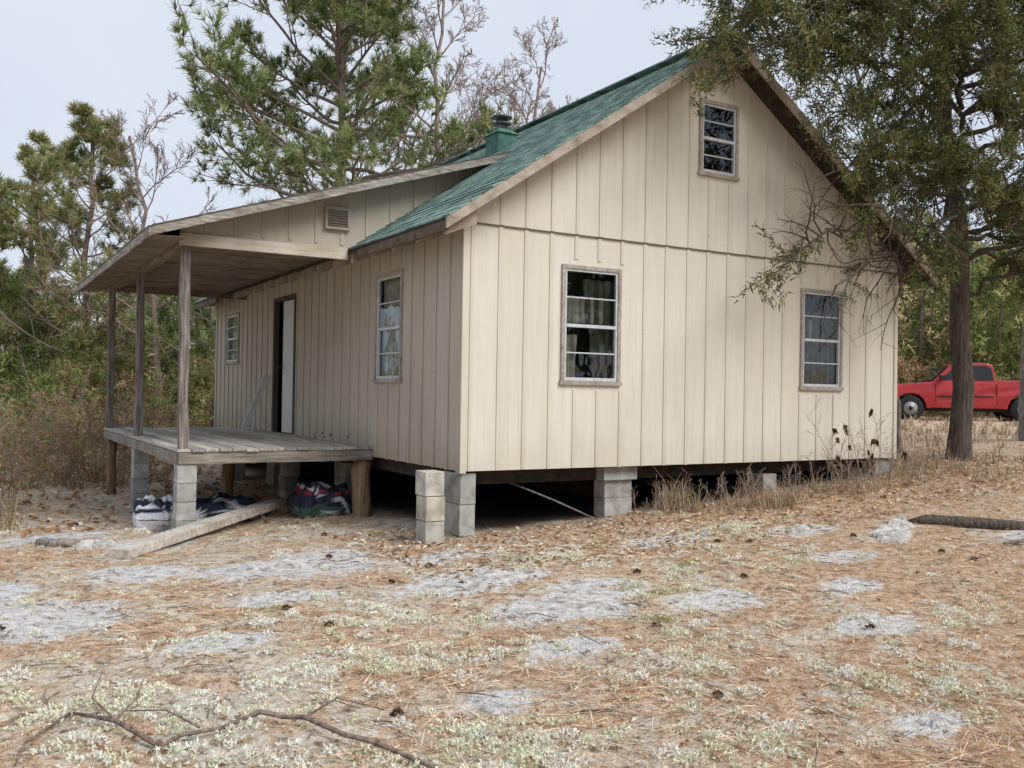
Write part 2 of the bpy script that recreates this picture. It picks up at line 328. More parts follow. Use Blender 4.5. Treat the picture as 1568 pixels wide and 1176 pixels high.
mb.build('rake_boards_and_deck',[M_rake,M_darkwood],cab)
mb=MB();mb.box(ex-.004,ex+.025,R0+.002,1.93,ez-.13,ez-.04);mb.box(ex-.004,ex+.025,8.64,R1,ez-.13,ez-.04)
mb.build('eave_fascia',simple('dark_eave_fascia',(.13,.10,.08),.9,0,.3),cab)
mb=MB()
for yy in [-.25,.35,.95,1.55,2.15,2.75,3.35,3.95,4.55,5.15,5.75,6.35,6.95,7.55,8.15,8.75,9.35]:
    zz=ez-.057
    mb.prism([(ex+.04,yy,zz-.0),(.0,yy,zz+sl*.33),(.0,yy,zz+sl*.33-.19),(ex+.04,yy,zz-.10)],(0,.05,0))
mb.build('rafter_tails',M_rake,cab)
# porch
D,y0,y1,dk,tp=2.208,2.23,8.057,.118,2.293
px0,pz0,px1,pz1=-2.564,2.40,1.653,3.769;psl=(pz1-pz0)/(px1-px0);py0,py1=1.937,8.629
pzf=lambda x:pz0+psl*(x-px0)
px2=px1+.12;pz2=pzf(px2)
mb=MB();mb.prism([(px0-.012,py0+.002,pz0+.004),(px2,py0+.002,pz2+.004),(px2,py0+.002,pz2-.012),(px0-.012,py0+.002,pz0-.012)],(0,py1-py0-.004,0));mb.build('porch_roof_shingles',simple('dark_roll_roofing',(.09,.12,.11),.9,0,.4),cab)
mb=MB();mb.prism([(px0+.03,py0+.03,pzf(px0+.03)-.016),(px1,py0+.03,pz1-.016),(px1,py0+.03,pz1-.05),(px0+.03,py0+.03,pzf(px0+.03)-.04)],(0,py1-py0-.06,0))
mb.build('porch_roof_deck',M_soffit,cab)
mb=MB()
for yy in (py0-.032,py1-.002): mb.prism([(px0,yy,pz0+.008),(px2-.05,yy,pz2-.010),(px2-.2,yy,pz2-.155),(px0,yy,pz0-.085)],(0,.034,0))
mb.box(px0-.03,px0-.001,py0-.03,py1+.03,pz0-.095,pz0-.004)
mb.build('porch_fascia',M_fascia,cab,.003)
mb=MB();mb.box(px0-.034,px0+.02,py0-.036,py1+.03,pz0-.002,pz0+.010);mb.prism([(px0,py0-.04,pz0+.010),(px2-.03,py0-.04,pz2-.006),(px2-.03,py0-.04,pz2+.006),(px0,py0-.04,pz0+.022)],(0,.06,0));mb.build('porch_drip_edge',simple('rusty_drip_edge',(.13,.115,.10),.8,0,.4,6),cab)
mb=MB()
p=[(-D-.02,y0,tp+.0),(ex+.02,y0,tp+.0),(ex+.03,y0,ez-.02),(px1-.1,y0,roofz(px1-.1)),(-D-.02,y0,pzf(-D-.02)-.05)]
mb.prism(p,(0,.03,0))
for u in np.arange(-D+.25,px1-.4,.305):
    lo=tp+.16 if u<ex else roofz(u)+.01
    hi=pzf(u)-.06
    if hi-lo>.04: mb.box(u-.02,u+.02,y0-.012,y0+.001,lo,hi)
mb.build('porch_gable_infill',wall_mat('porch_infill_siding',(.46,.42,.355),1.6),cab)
mb=MB();mb.box(-D-.03,ex-.005,y0-.032,y0-.001,tp-.01,tp+.12);mb.build('porch_header',M_header,cab,.003)
mb=MB()
mb.box(-D-.01,-D+.11,y0+.04,y1+.2,tp,tp+.12);mb.box(-D+.12,-.02,y1-.1,y1-.02,tp,tp+.12);mb.build('porch_beam',wood('beam_wood',(.10,.08,.065),(.22,.18,.145),(.36,.31,.26),(9,.5,9)),cab,.004)
mb=MB();mb.box(-D+.11,-.02,y0+.035,y1-.1,tp+.105,tp+.12);mb.box(px0+.03,-D-.02,py0+.04,py1-.05,tp+.035,tp+.045)
for yy in np.arange(y0+1.2,y1,1.22): mb.box(-D+.12,-.03,yy-.02,yy+.02,tp+.095,tp+.1055)
mb.box(-1.13,-1.09,y0+.05,y1-.11,tp+.093,tp+.1045)
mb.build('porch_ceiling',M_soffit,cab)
mb=MB();vx,vz=-.50,2.62;mb.box(vx-.15,vx-.12,y0-.05,y0,vz,vz+.26);mb.box(vx+.12,vx+.15,y0-.05,y0,vz,vz+.26);mb.box(vx-.12,vx+.12,y0-.05,y0,vz+.23,vz+.26);mb.box(vx-.12,vx+.12,y0-.05,y0,vz,vz+.03)
mb.box(vx-.12,vx+.12,y0-.012,y0-.005,vz+.03,vz+.23,1)
for k in range(7): mb.obox((vx,y0-.03,vz+.045+k*.029),(.12,0,0),(0,.014,-.009),(0,.001,.002))
mb.build('gable_vent',[simple('vent_metal',(.36,.32,.27),.6),M_black],cab)
mb=MB();rg=rs(8)
for yy in (y0+.09,5.24,y1-.09):
    x=-D+.07;n=9;zs=np.linspace(dk,tp,n);off=np.cumsum(rg.normal(0,.003,(n,2)),0)
    s=.05;v=[]
    for i in range(n):
        q=s*rg.uniform(.90,1.07)
        for (a_,b_) in((-1,-1),(1,-1),(1,1),(-1,1)): v.append((x+off[i,0]+a_*q,yy+off[i,1]+b_*q,zs[i]))
    f=[[i*4+j,i*4+(j+1)%4,i*4+4+(j+1)%4,i*4+4+j] for i in range(n-1) for j in range(4)]
    mb.add(v,[f])
mb.build('porch_posts',M_woodz,cab,.008)
mb=MB();u=-D
M_bd=NT('grey_deck_boards');f=M_bd.noise(4,6,.65,st=(9,.4,9));c=M_bd.mix(1,M_bd.ramp(f,[(.3,(.20,.185,.165)),(.5,(.46,.44,.405)),(.72,(.64,.62,.58))]),M_bd.col(),'MULTIPLY');M_bd=M_bd.out(c,.85,f,.006,.7)
while u<-.02:
    wd=.135;sp=rg.uniform(-.004,.004);tt=rg.uniform(.7,1.15)
    mb.box(u,min(u+wd,-.004),y0-rg.uniform(0,.03),y1+rg.uniform(0,.03),dk-.032+sp,dk+sp,0,(tt,tt*.98,tt*.96));u+=wd+.009
mb.build('deck_boards',M_bd,cab,.003)
mb=MB();mb.box(-D+.01,-.005,y0+.0,y0+.045,dk-.16,dk-.038);mb.box(-D+.0,-D+.04,y0+.05,y1,dk-.16,dk-.038)
for xx in np.arange(-D+.4,-.1,.4): mb.box(xx,xx+.04,y0+.05,y1-.045,dk-.17,dk-.039)
mb.box(-D+.05,-.02,y1-.04,y1,dk-.165,dk-.039);mb.build('deck_frame',M_woodx,cab,.003)
mb=MB();rg=rs(5)
def pier(cx,cy,wx,wy,ztop,bh=.2,tint=(1,1,1)):
    z=ztop;base=float(G(cx,cy))-.1
    while z>base:
        zz=max(z-bh,base);ox,oy=rg.normal(0,.005,2);tt=np.array(tint)*rg.uniform(.8,1.15)
        mb.box(cx-wx/2+ox,cx+wx/2+ox,cy-wy/2+oy,cy+wy/2+oy,zz+.006,z,0,tt);mb.box(cx-wx/2+.012,cx+wx/2-.012,cy-wy/2+.012,cy+wy/2-.012,zz-.001,zz+.007,0,(.7,.7,.7));z=zz
pier(.10,.215,.17,.37,-.022,.31);pier(2.03,.24,.37,.2,-.16,.2);pier(4.3,.2,.22,.2,-.16);pier(6.3,.2,.3,.3,-.022)
mb.box(1.8,2.25,.1,.35,-.157,-.003)
pier(-D+.1,y0+.12,.2,.2,dk-.165,.2);pier(-D+.1,5.24,.2,.2,dk-.165);pier(-.15,5.0,.2,.3,-.06);pier(-.1,8.0,.2,.3,-.06);pier(.2,3.6,.2,.4,-.165);pier(.2,6.6,.3,.4,-.165)
mb.build('block_piers',M_conc,cab,.006)
mb=MB();rg=rs(6)
for (x,y,r) in((-.09,y0+.12,.11),(-D+.1,y1-.12,.075),(-.9,y1-.15,.06),(-1.1,4.6,.08)):
    z0=float(G(x,y))-.1;n=6
    mb.tube([(x+rg.normal(0,.008),y,z) for z in np.linspace(z0,dk-.17,n)],[r*1.1]+[r*rg.uniform(.93,1.05) for _ in range(n-1)],9,0,(1,1,1),True)
mb.build('timber_stumps',wood('brown_stump_wood',(.10,.065,.04),(.27,.19,.12),(.42,.33,.23),(9,9,.6)),cab)
cxx,cyy=2.28,3.3
mb=MB();mb.box(cxx-.15,cxx+.15,cyy-.18,cyy+.18,3.7,4.38,0);v=[(cxx-.17,cyy-.2,4.38),(cxx+.17,cyy-.2,4.38),(cxx+.17,cyy+.2,4.38),(cxx-.17,cyy+.2,4.38),(cxx-.1,cyy-.1,4.46),(cxx+.1,cyy-.1,4.46),(cxx+.1,cyy+.1,4.46),(cxx-.1,cyy+.1,4.46)]
mb.add(v,[[[0,1,5,4],[1,2,6,5],[2,3,7,6],[3,0,4,7],[4,5,6,7]]]);mb.build('chimney_box',simple('chimney_green_roofing',(.07,.16,.13),.85,0,.4,9),cab)
mb=MB();mb.tube([(cxx,cyy,4.4),(cxx,cyy,4.62)],[.08,.08],14,0,(1,1,1),True);mb.tube([(cxx,cyy,4.54),(cxx,cyy,4.552)],[.135,.135],16,0,(1,1,1),True);mb.tube([(cxx,cyy,4.63),(cxx,cyy,4.645),(cxx,cyy,4.69)],[.15,.145,.02],16,0,(1,1,1),True)
mb.build('chimney_pipe',simple('stove_pipe_metal',(.14,.14,.15),.45,.6),cab)
# ---------------------------------------------------------------- small objects
mb=MB();rg=rs(9);z=float(G(-.27,.05))-.03
for k in range(3):
    tt=[(1.05,1.03,1),(1.22,1.16,1.0),(1.25,1.22,1.15)][k];hh=.24;q=rg.normal(0,.008,2)
    cx,cy=-.27+q[0],.10+q[1];ang=rg.normal(0,.05);ca,sa=math.cos(ang),math.sin(ang)
    mb.obox((cx,cy,z+hh/2),(ca*.1,sa*.1,0),(-sa*.12,ca*.12,0),(0,0,hh/2-.003),0,tt);z+=hh
mb.build('concrete_block_stack',M_conc,None,.008)
mb=MB();za=float(G(-3.0,.75));zb=float(G(-.83,3.3))
mb.beam((-2.99,.68,za+.04),(-.85,3.25,zb+.13),.20,.085);mb.build('timber_plank',wood('plank_wood',(.32,.28,.24),(.56,.52,.46),(.72,.68,.62),(4,4,4)),None,.004)
mb=MB();mb.beam((-.42,6.45,dk+.0),(-.04,6.55,1.0),.09,.02,0,(1,1,1),(0,1,0));mb.build('leaning_board',M_door,None,.002)
mb=MB();mb.tube([(.7,.5,-.12),(1.1,.0,-.33),(1.55,-.15,-.54)],[.011,.010,.009],6);mb.build('fallen_stick',M_bark)
def bag(name,c,sz,yaw,seed,stripes,base):
    rg=rs(seed);n,m=48,30;th=np.linspace(0,2*np.pi,n,endpoint=False);ph=np.linspace(-np.pi/2,np.pi/2,m)
    T,Pp=np.meshgrid(th,ph);e=.45
    sg=lambda x,p:np.sign(x)*np.abs(x)**p
    x=sg(np.cos(Pp),e)*sg(np.cos(T),e);y=sg(np.cos(Pp),e)*sg(np.sin(T),e);z=sg(np.sin(Pp),.8)
    w=.08*np.sin(5*x+seed)*np.sin(7*y+2)+.07*np.sin(13*x+3*y+seed)+.05*np.sin(23*y+9*x)
    z=z*(1+w*2.2)-.25*(x**2)*(z>0);x=x*(1+w*.6);y=y*(1+w)
    ca,sa=math.cos(yaw),math.sin(yaw);X_=x*sz[0];Y_=y*sz[1];Z_=z*sz[2]
    v=np.stack([c[0]+X_*ca-Y_*sa,c[1]+X_*sa+Y_*ca,c[2]+sz[2]*.8+Z_],-1)
    col=np.ones((m,n,3))*np.array(base)
    for (lo,hi,ax,cl) in stripes:
        q={'x':x,'z':z,'y':y,'s':x+.4*z}[ax]+.5*w;col[(q>lo)&(q<hi)]=cl
    ii=np.arange(m-1)[:,None]*n;j=np.arange(n)[None];jn=(j+1)%n
    mb=MB();mb.add(v,[np.stack([ii+j,ii+jn,ii+n+jn,ii+n+j],-1).reshape(-1,4)],0,col.reshape(-1,3),True)
    t=NT(name+'_plastic');cr=t.noise(11,5,.6)
    mm=t.out(t.mix(t.mask(cr,.6,.7),t.col(),t.mix(1,t.col(),(.5,.5,.5),'MULTIPLY')),.3,cr,.05,1.)
    return mb.build(name,mm)
navy=(.02,.024,.045);wh=(.72,.74,.78);red=(.45,.04,.04)
bag('shingle_bag',(-1.62,3.15,float(G(-1.7,3.05))),(.55,.3,.17),.25,3,[(-.75,-.5,'s',wh),(.45,.62,'s',wh),(.30,.42,'z',wh),(-.1,.02,'z',(.35,.4,.55))],navy)
bag('shingle_bag',(-2.25,2.95,float(G(-2.25,2.75))),(.24,.24,.19),1.1,5,[(-.5,.0,'s',navy),(.3,.55,'z',navy)],wh)
bag('trash_bag',(-.47,2.72,float(G(-.5,2.7))),(.34,.27,.2),.1,7,[(-2,-.1,'z',(.07,.12,.11)),(.5,.62,'s',wh),(.66,.76,'z',red),(-.25,-.14,'s',wh)],navy)
def slab(name,c,sx,sy,sz,seed,mat,yaw=0):
    rg=rs(seed);n=44;th=np.linspace(0,2*np.pi,n,endpoint=False);r=1+.16*np.sin(2*th+seed)+.14*np.sin(3*th+2*seed)+.09*np.sin(7*th)+rg.normal(0,.06,n)
    mb=MB();v=[];prof=[(0,1.0),(.3,1.),(.55,.98),(.8,.9),(.95,.6),(1.02,.0),(1.05,-.8)]
    for k,(a_,zz) in enumerate(prof):
        for i in range(n):
            X_=math.cos(th[i])*r[i]*a_*sx;Y_=math.sin(th[i])*r[i]*a_*sy
            x=c[0]+X_*math.cos(yaw)-Y_*math.sin(yaw);y=c[1]+X_*math.sin(yaw)+Y_*math.cos(yaw)
            v.append((x,y,float(G(x,y))+zz*sz*(1+.3*math.sin(X_*19+seed)*math.sin(Y_*17))+(rg.normal(0,.12*sz) if k else 0)))
    f=[[k*n+i,k*n+(i+1)%n,(k+1)*n+(i+1)%n,(k+1)*n+i] for k in range(len(prof)-1) for i in range(n)]
    mb.add(v,[f],0,(1,1,1),False);return mb.build(name,mat)
t=NT('lichen_rock');f=t.noise(9,6,.75);M_rock=t.out(t.ramp(f,[(.32,(.12,.11,.10)),(.42,(.38,.365,.34)),(.54,(.64,.62,.59)),(.7,(.80,.785,.75))]),.95,t.noise(25,5,.7),.03,1.)
slab('flat_rock',(3.6,-2.17),.46,.2,.035,1,M_rock,.5);slab('flat_rock',(-1.92,-4.22),.13,.07,.018,4,M_rock);slab('flat_rock',(-.2,-5.3),.10,.07,.02,7,M_rock);slab('flat_rock',(-3.1,1.4),.16,.16,.06,8,M_rock);slab('flat_rock',(2.9,-1.5),.2,.1,.03,9,M_rock);slab('flat_rock',(-1.9,-.45),.34,.16,.025,12,M_rock,.4);slab('flat_rock',(-.55,-2.75),.36,.2,.02,14,M_rock,-.3);slab('flat_rock',(-.8,-1.75),.4,.17,.02,15,M_rock,.1)
def gl(pts,rad,k=7):
    mb=MB();mb.tube([(x,y,float(G(x,y))+h) for (x,y,h) in pts],rad,k,0,(1,1,1),True);return mb
gl([(4.0,-2.0,.0),(4.15,-2.12,.04),(4.4,-2.35,.05),(4.75,-2.7,.03),(5.0,-3.0,.01)],[.02,.05,.06,.055,.04],9).build('fallen_log',M_barkd)
gl([(3.9,-3.1,.03),(4.3,-3.2,.06),(4.9,-3.5,.04)],[.015,.025,.02]).build('fallen_stick',M_barkg)
mb=gl([(-3.75,-3.42,.03),(-3.6,-3.7,.05),(-3.47,-3.97,.02)],[.007,.011,.013])
def more(mb,pts,rad):
    mb.tube([(x,y,float(G(x,y))+h) for (x,y,h) in pts],rad,6,0,(1,1,1),True)
more(mb,[(-3.52,-4.02,.02),(-3.38,-3.97,.04),(-3.2,-3.95,.03),(-3.03,-3.92,.05),(-2.95,-4.0,.04),(-2.87,-4.06,.05),(-2.78,-4.3,.04),(-2.7,-4.42,.05),(-2.63,-4.52,.03),(-2.5,-4.85,.02)],[.005,.009,.009,.011,.010,.012,.011,.011,.010,.008])
more(mb,[(-2.87,-4.06,.05),(-2.7,-4.0,.09),(-2.5,-4.08,.05)],[.006,.005,.003]);more(mb,[(-3.6,-3.7,.05),(-3.68,-3.55,.12),(-3.62,-3.4,.18)],[.006,.004,.002]);more(mb,[(-3.3,-3.95,.05),(-3.4,-3.75,.08),(-3.55,-3.6,.05)],[.006,.004,.002]);more(mb,[(-3.6,-3.7,.05),(-3.5,-3.6,.10),(-3.45,-3.45,.11)],[.005,.004,.002])
more(mb,[(-3.75,-3.42,.03),(-3.95,-3.7,.03),(-4.0,-3.95,.02)],[.008,.006,.004]);mb.build('fallen_branch',bark('dead_branch_bark',(.12,.085,.07),(.36,.28,.23)))
gl([(-3.55,1.75,.03),(-3.35,1.6,.04),(-3.2,1.55,.03)],[.045,.04,.035],8).build('fallen_log',M_barkg)
# ---------------------------------------------------------------- ground scatter
rg=rs(11)
def outside(x,y,m=.0): return ~((x>m)&(x<W-m)&(y>m)&(y<L))
def scat(n,pw=1.):
    x=rg.uniform(-7.5,8,n*3);y=rg.uniform(-7.4,3.5,n*3);d=np.hypot(x+4.2,y+8.1);keep=(rg.uniform(0,1,n*3)<np.clip((4.2/d)**pw,0,1))&outside(x,y)
    return x[keep][:n],y[keep][:n]
pal=np.array([(.68,.45,.28),(.58,.36,.21),(.76,.56,.39),(.44,.26,.15),(.82,.69,.53),(.28,.16,.09)])
def fld(x,y): return np.sin(1.3*x+.8*y)+np.sin(2.1*y-1.1*x+2)+.8*np.sin(4.3*x-3.1*y)*np.sin(3.7*y+1.9*x)
mb=MB();x,y=scat(95000,1.5);n=len(x)
th=rg.uniform(0,2*np.pi,n)*.75+.5*np.sin(2*x+y);d=np.stack([np.cos(th),np.sin(th),rg.normal(.05,.18,n)],1)
kp=(rg.uniform(-1.2,1.2,n)<fld(x,y)-.2+2.2*OR(x,y))&(RK(x,y)+rg.normal(0,.12,n)<.42);x,y,d=x[kp],y[kp],d[kp];n=len(x)
mb.tufts(rg,np.stack([x,y,G(x,y)+rg.uniform(.0,.03,n)],1),d,pal[rg.randint(0,6,n)],1,.13,.0038,.05,0);mb.build('pine_needle_litter',M_litter)
def leaves(mb,x,y,z,sz,colors,flat=.35):
    n=len(x);th=rg.uniform(0,2*np.pi,n);u=nrm(np.stack([np.cos(th),np.sin(th),rg.normal(0,flat,n)],1));w=nrm(np.cross(u,nrm(np.stack([rg.normal(0,flat,n),rg.normal(0,flat,n),np.ones(n)],1))))
    s=sz*rg.uniform(.4,1.3,(n,1));c=np.stack([x,y,z],1);up=np.cross(w,u)
    v=np.stack([c-u*s,c+w*s*.5+up*s*.2,c+u*s,c-w*s*.5+up*s*.25],1).reshape(-1,3)
    mb.add(v,[np.arange(n*4).reshape(-1,4)],0,np.repeat(colors,4,0))
lp=np.array([(.46,.27,.15),(.32,.17,.09),(.60,.41,.26),(.68,.53,.38),(.20,.11,.06),(.74,.66,.54)])
mb=MB();x,y=scat(9000,1.0);k=RK(x,y)<.5;x,y=x[k],y[k];n=len(x)
leaves(mb,x,y,G(x,y)+.012,.020,lp[rg.randint(0,6,n)])
x=rg.uniform(-1,9,6500);y=rg.uniform(-1.7,.9,6500);k=outside(x,y,.12);x,y=x[k],y[k];leaves(mb,x,y,G(x,y)+.015,.030,lp[rg.randint(0,6,len(x))])
x=rg.uniform(-9,10,9000);y=rg.uniform(2.5,20,9000);k=outside(x,y);x,y=x[k],y[k];leaves(mb,x,y,G(x,y)+.02,.06,lp[rg.randint(0,6,len(x))])
mb.build('fallen_leaves',M_litter)
mb=MB();x,y=scat(420,1.2)
for (a_,b_) in zip(x,y):
    th_=rg.uniform(0,6.3);l=rg.uniform(.06,.3);z_=float(G(a_,b_));tw=rg.normal(0,.25)
    mb.tube([(a_,b_,z_+.008),(a_+math.cos(th_)*l*.5,b_+math.sin(th_)*l*.5,z_+.022),(a_+math.cos(th_+tw)*l,b_+math.sin(th_+tw)*l,z_+.01)],[.003,.004,.002],4,0)
mb.build('twigs',bark('twig_bark',(.10,.075,.06),(.38,.31,.26)))
mb=MB();x,y=scat(60,1.2);C=[];Dd=[]
for (a_,b_) in zip(x,y):
    q=nrm(rg.normal(0,1,(40,3)));q[:,2]=abs(q[:,2]);C.append(np.array([a_,b_,float(G(a_,b_))+.008])+q*[.022,.018,.016]);Dd.append(q)
mb.tufts(rg,np.concatenate(C),np.concatenate(Dd),np.array([.13,.085,.06]),2,.016,.012,.4,0);mb.build('pine_cones',M_litter)
# lichen clumps: colonies
mb=MB();hub=[(-3.4,-3.9,.5),(-2.6,-4.9,.35),(-3.9,-3.2,.5),(-2.1,-4.6,.3),(-1.6,-3.2,.5),(-.9,-4.2,.4),(-2.9,-2.2,.5),(-.2,-3.5,.5),(.8,-2.4,.6),(-1.2,-5.0,.35),(.2,-5.0,.4),(1.9,-2.1,.6),(-3.0,-4.6,.35),(.3,-1.4,.6),(-4.4,-3.0,.4),(-1.7,-2.3,.5),(1.5,-4.2,.4),(2.6,-1.2,.5),(-2.3,-3.4,.4)]
xs,ys=[],[]
for (a_,b_,s_) in hub:
    m=rg.randint(22,52);xs.append(rg.normal(a_,s_*.7,m));ys.append(rg.normal(b_,s_*.55,m))
x,y=scat(380,1.3);cx=np.concatenate(xs+[x]);cy=np.concatenate(ys+[y]);k=outside(cx,cy)&(np.hypot(cx+4.2,cy+8.1)>2.2);cx,cy=cx[k],cy[k]
C=[];Dd=[];cl=[]
for (a_,b_) in zip(cx,cy):
    r=.016+.085*rg.uniform(0,1)**2.2;r*=(1.25 if (b_<-3.3 and a_<-1.9) else .95);m=int(10+r*420);q=rg.normal(0,1,(m,3));q[:,2]=abs(q[:,2]);q=nrm(q)*rg.uniform(.6,1,(m,1))**.5
    st_=rg.uniform(.7,1.4);pp=q*[r*st_,r/st_,r*.5]+rg.normal(0,.006,(m,3));pp=pp+np.array([a_,b_,0]);pp[:,2]+=float(G(a_,b_))-.003;C.append(pp);Dd.append(q+[0,0,.4]);b=np.array([(.80,.80,.66),(.76,.76,.58),(.84,.83,.75)][rg.randint(3)]);cl.append(np.tile(b,(m,1)))
mb.tufts(rg,np.concatenate(C),np.concatenate(Dd),np.concatenate(cl),4,.015,.010,.7,0,.004,.1);mb.build('reindeer_lichen',M_litter)
mb=MB();mx_=np.array([(.1,-2.5),(.3,-2.7),(-2.4,-1.9),(-.2,-3.3),(1.0,-2.1)])
C=[]
for (a_,b_) in mx_:
    m=90;q=rg.normal(0,.06,(m,2));xx,yy=a_+q[:,0]*1.5,b_+q[:,1]*.7;C.append(np.stack([xx,yy,G(xx,yy)+.006],1))
C=np.concatenate(C);mb.tufts(rg,C,np.tile([0,0,1.],(len(C),1)),np.array([.36,.36,.11]),4,.014,.006,.8,0,.01,.2);mb.build('moss_patches',M_litter)
def grass(mb,x,y,h,k,cols,w=.005,lean=.35,sp=.03):
    n=len(x);X_=np.repeat(x,k)+rg.normal(0,sp,n*k);Y_=np.repeat(y,k)+rg.normal(0,sp,n*k);hh=np.repeat(h,k)*rg.uniform(.4,1.2,n*k)
    base=np.stack([X_,Y_,G(X_,Y_)-.01],1);l=rg.normal(0,lean,(n*k,2));sd=nrm(np.concatenate([rg.normal(0,1,(n*k,2)),np.zeros((n*k,1))],1))*w
    m1=base+np.stack([l[:,0]*hh*.35,l[:,1]*hh*.35,hh*.6],1);tp_=base+np.stack([l[:,0]*hh,l[:,1]*hh,hh*rg.uniform(.6,1.0,n*k)],1)
    v=np.stack([base-sd,base+sd,m1+sd*.7,m1-sd*.7,tp_],1).reshape(-1,3);i=np.arange(n*k)*5
    c=np.repeat(cols[rg.randint(0,len(cols),n*k)]*rg.uniform(.8,1.15,(n*k,1)),5,0)
    mb.add(v,[np.stack([i,i+1,i+2,i+3],1),np.stack([i+3,i+2,i+4],1)],0,c)
gp=np.array([(.52,.40,.27),(.42,.30,.19),(.62,.52,.38),(.30,.21,.14),(.36,.30,.18)])
mb=MB()
n=200;x=rg.uniform(2.6,7.6,n);y=rg.uniform(-.7,.25,n);grass(mb,x,y,.20*rg.uniform(.3,1.5,n),8,gp,.004,.6,.05)
x=rg.normal(2.6,.10,18);y=rg.normal(-.1,.1,18);grass(mb,x,y,.48*rg.uniform(.6,1.1,18),14,gp,.004)
x=rg.normal(3.6,.2,20);y=rg.normal(-.6,.15,20);grass(mb,x,y,.32*rg.uniform(.6,1.1,20),14,gp,.004,.5)
n=480;x=rg.uniform(6.6,14,n);y=rg.uniform(-4,6,n);k=outside(x,y);grass(mb,x[k],y[k],.24*rg.uniform(.4,1.5,k.sum()),10,gp*.9,.006,.5,.06)
n=1000;x=rg.uniform(-6,-.5,n);y=rg.uniform(3.5,16,n);k=(x<-2.9-.12*y)|(y>8.6);grass(mb,x[k],y[k],.28*rg.uniform(.3,1.6,k.sum()),11,gp*.85,.007,.55,.06)
n=220;x=rg.uniform(-6,6,n);y=rg.uniform(-6,0,n);grass(mb,x,y,.06*rg.uniform(.4,1.3,n),7,gp,.002)
n=900;x=rg.uniform(10,36,n);y=rg.uniform(2,26,n);grass(mb,x,y,.26*rg.uniform(.4,1.3,n),8,gp,.014)
mb.build('dry_grass',M_litter)
# ---------------------------------------------------------------- trees
def grow(mb,rg,p,d,L_,r,lvl,cf,tips):
    n=cf['seg'][lvl];pts=[np.array(p,float)];dd_=nrm(d);ds=[dd_];wig=rg.normal(0,cf['wig'],(n,3))
    for i in range(n):
        dd_=dd_+wig[i];dd_[2]+=cf['up'][lvl];dd_=dd_/math.sqrt(dd_@dd_);ds.append(dd_);pts.append(pts[-1]+dd_*L_/n)
    pts=np.array(pts);mb.tube(pts,np.linspace(r,r*cf.get('tap',.35),n+1),(8,6,4,3,3)[min(lvl,4)],0)
    if lvl<cf['max']:
        m=cf['nch'][lvl]
        for j in range(m):
            f=cf['st'][lvl]+(1-cf['st'][lvl])*(j+rg.uniform(.2,1))/m;q=min(f,.999)*n;i=int(q);pp=pts[i]+(pts[i+1]-pts[i])*(q-i)
            pr=rg.normal(0,1,3);pr[2]*=cf.get('flat',1);e=ds[i+1];pr=pr-e*(pr@e);pr/=math.sqrt(pr@pr)+1e-9;an=math.radians(rg.uniform(*cf['ang']))
            cd=e*math.cos(an)+pr*math.sin(an)
            grow(mb,rg,pp,cd,L_*cf['lr'][lvl]*rg.uniform(.6,1.2)*(1.15-.6*f),max(r*(1-.6*f)*cf.get('rr',.55),cf.get('rmin',.004)),lvl+1,cf,tips)
    if lvl>=cf['tip']:
        m=cf['tn']
        for f in np.linspace(cf.get('t0',.4),1,m):
            q=min(f,.999)*n;i=int(q);tips.append((pts[i]+(pts[i+1]-pts[i])*(q-i),ds[i+1]))
def trunk(mb,rg,base,top,r,rt,n=14,wob=.06,k=12,col=(1,1,1)):
    base=np.array(base,float);top=np.array(top,float);f=np.linspace(0,1,n)[:,None]
    p=base+(top-base)*f;w=np.cumsum(rg.normal(0,wob,(n,2)),0);w=w-w[0];w-=w[-1]*f;p[:,:2]+=w
    rad=r+(rt-r)*f[:,0]**.9;rad[0]*=1.3
    mb.tube(p,rad,k,0,col);return p,rad
def at(p,f): q=min(f,.999)*(len(p)-1);i=int(q);return p[i]+(p[i+1]-p[i])*(q-i)
def pine(name,x,y,h,r,h0,ln,nl,seed,cols,lean=(0,0),tuft=(11,.24,.026),nch=[9,5,0],dead=.1):
    rg=rs(seed);mb=MB();g=float(G(x,y));p,rad=trunk(mb,rg,(x,y,g-.2),(x+lean[0],y+lean[1],g+h),r,.05)
    cf=dict(seg=[6,4,3,2],wig=.14,up=[.06,.08,.1,.1],nch=nch,st=[.32,.3,.3],ang=(30,65),lr=[.42,.5,.5],max=2,tip=1,tn=2,t0=.65,flat=.6)
    tips=[];az_=rg.uniform(0,6)
    for j in range(nl):
        f=h0+(1-h0)*(j+rg.uniform(0,.8))/nl;az_+=2.4+rg.normal(0,.4);ff=(f-h0)/(1-h0)
        l=ln*(1-.75*ff**1.8)*rg.uniform(.6,1.2)*(1 if ff>.08 else .8);el=.1+.75*ff+rg.normal(0,.14)
        d=(math.cos(az_)*math.cos(el),math.sin(az_)*math.cos(el),math.sin(el));tt=[]
        grow(mb,rg,at(p,f),d,l,max(.025,r*.36*(1-.6*ff)),0,cf,tt)
        if not(rg.uniform()<dead and ff<.5): tips+=tt
    C=np.array([q[0] for q in tips]);Dd=np.array([q[1] for q in tips])
    cl=np.array(cols)[rg.randint(0,len(cols),len(C))]*rg.uniform(.6,1.3,(len(C),1))
    mb.tufts(rg,C,Dd+[0,0,.25],cl,*tuft[:3],.75,1,.012);return mb.build(name,[M_bark,M_leaf])
pg=[(.25,.31,.125),(.31,.36,.155),(.18,.235,.095),(.37,.39,.18)]
pine('pine_tree',4.6,17.0,14.0,.22,.37,4.9,60,21,pg,(.3,.3),(18,.25,.026),[9,5,0],.06)
yl=[(.27,.32,.13),(.35,.37,.17),(.40,.36,.17)]
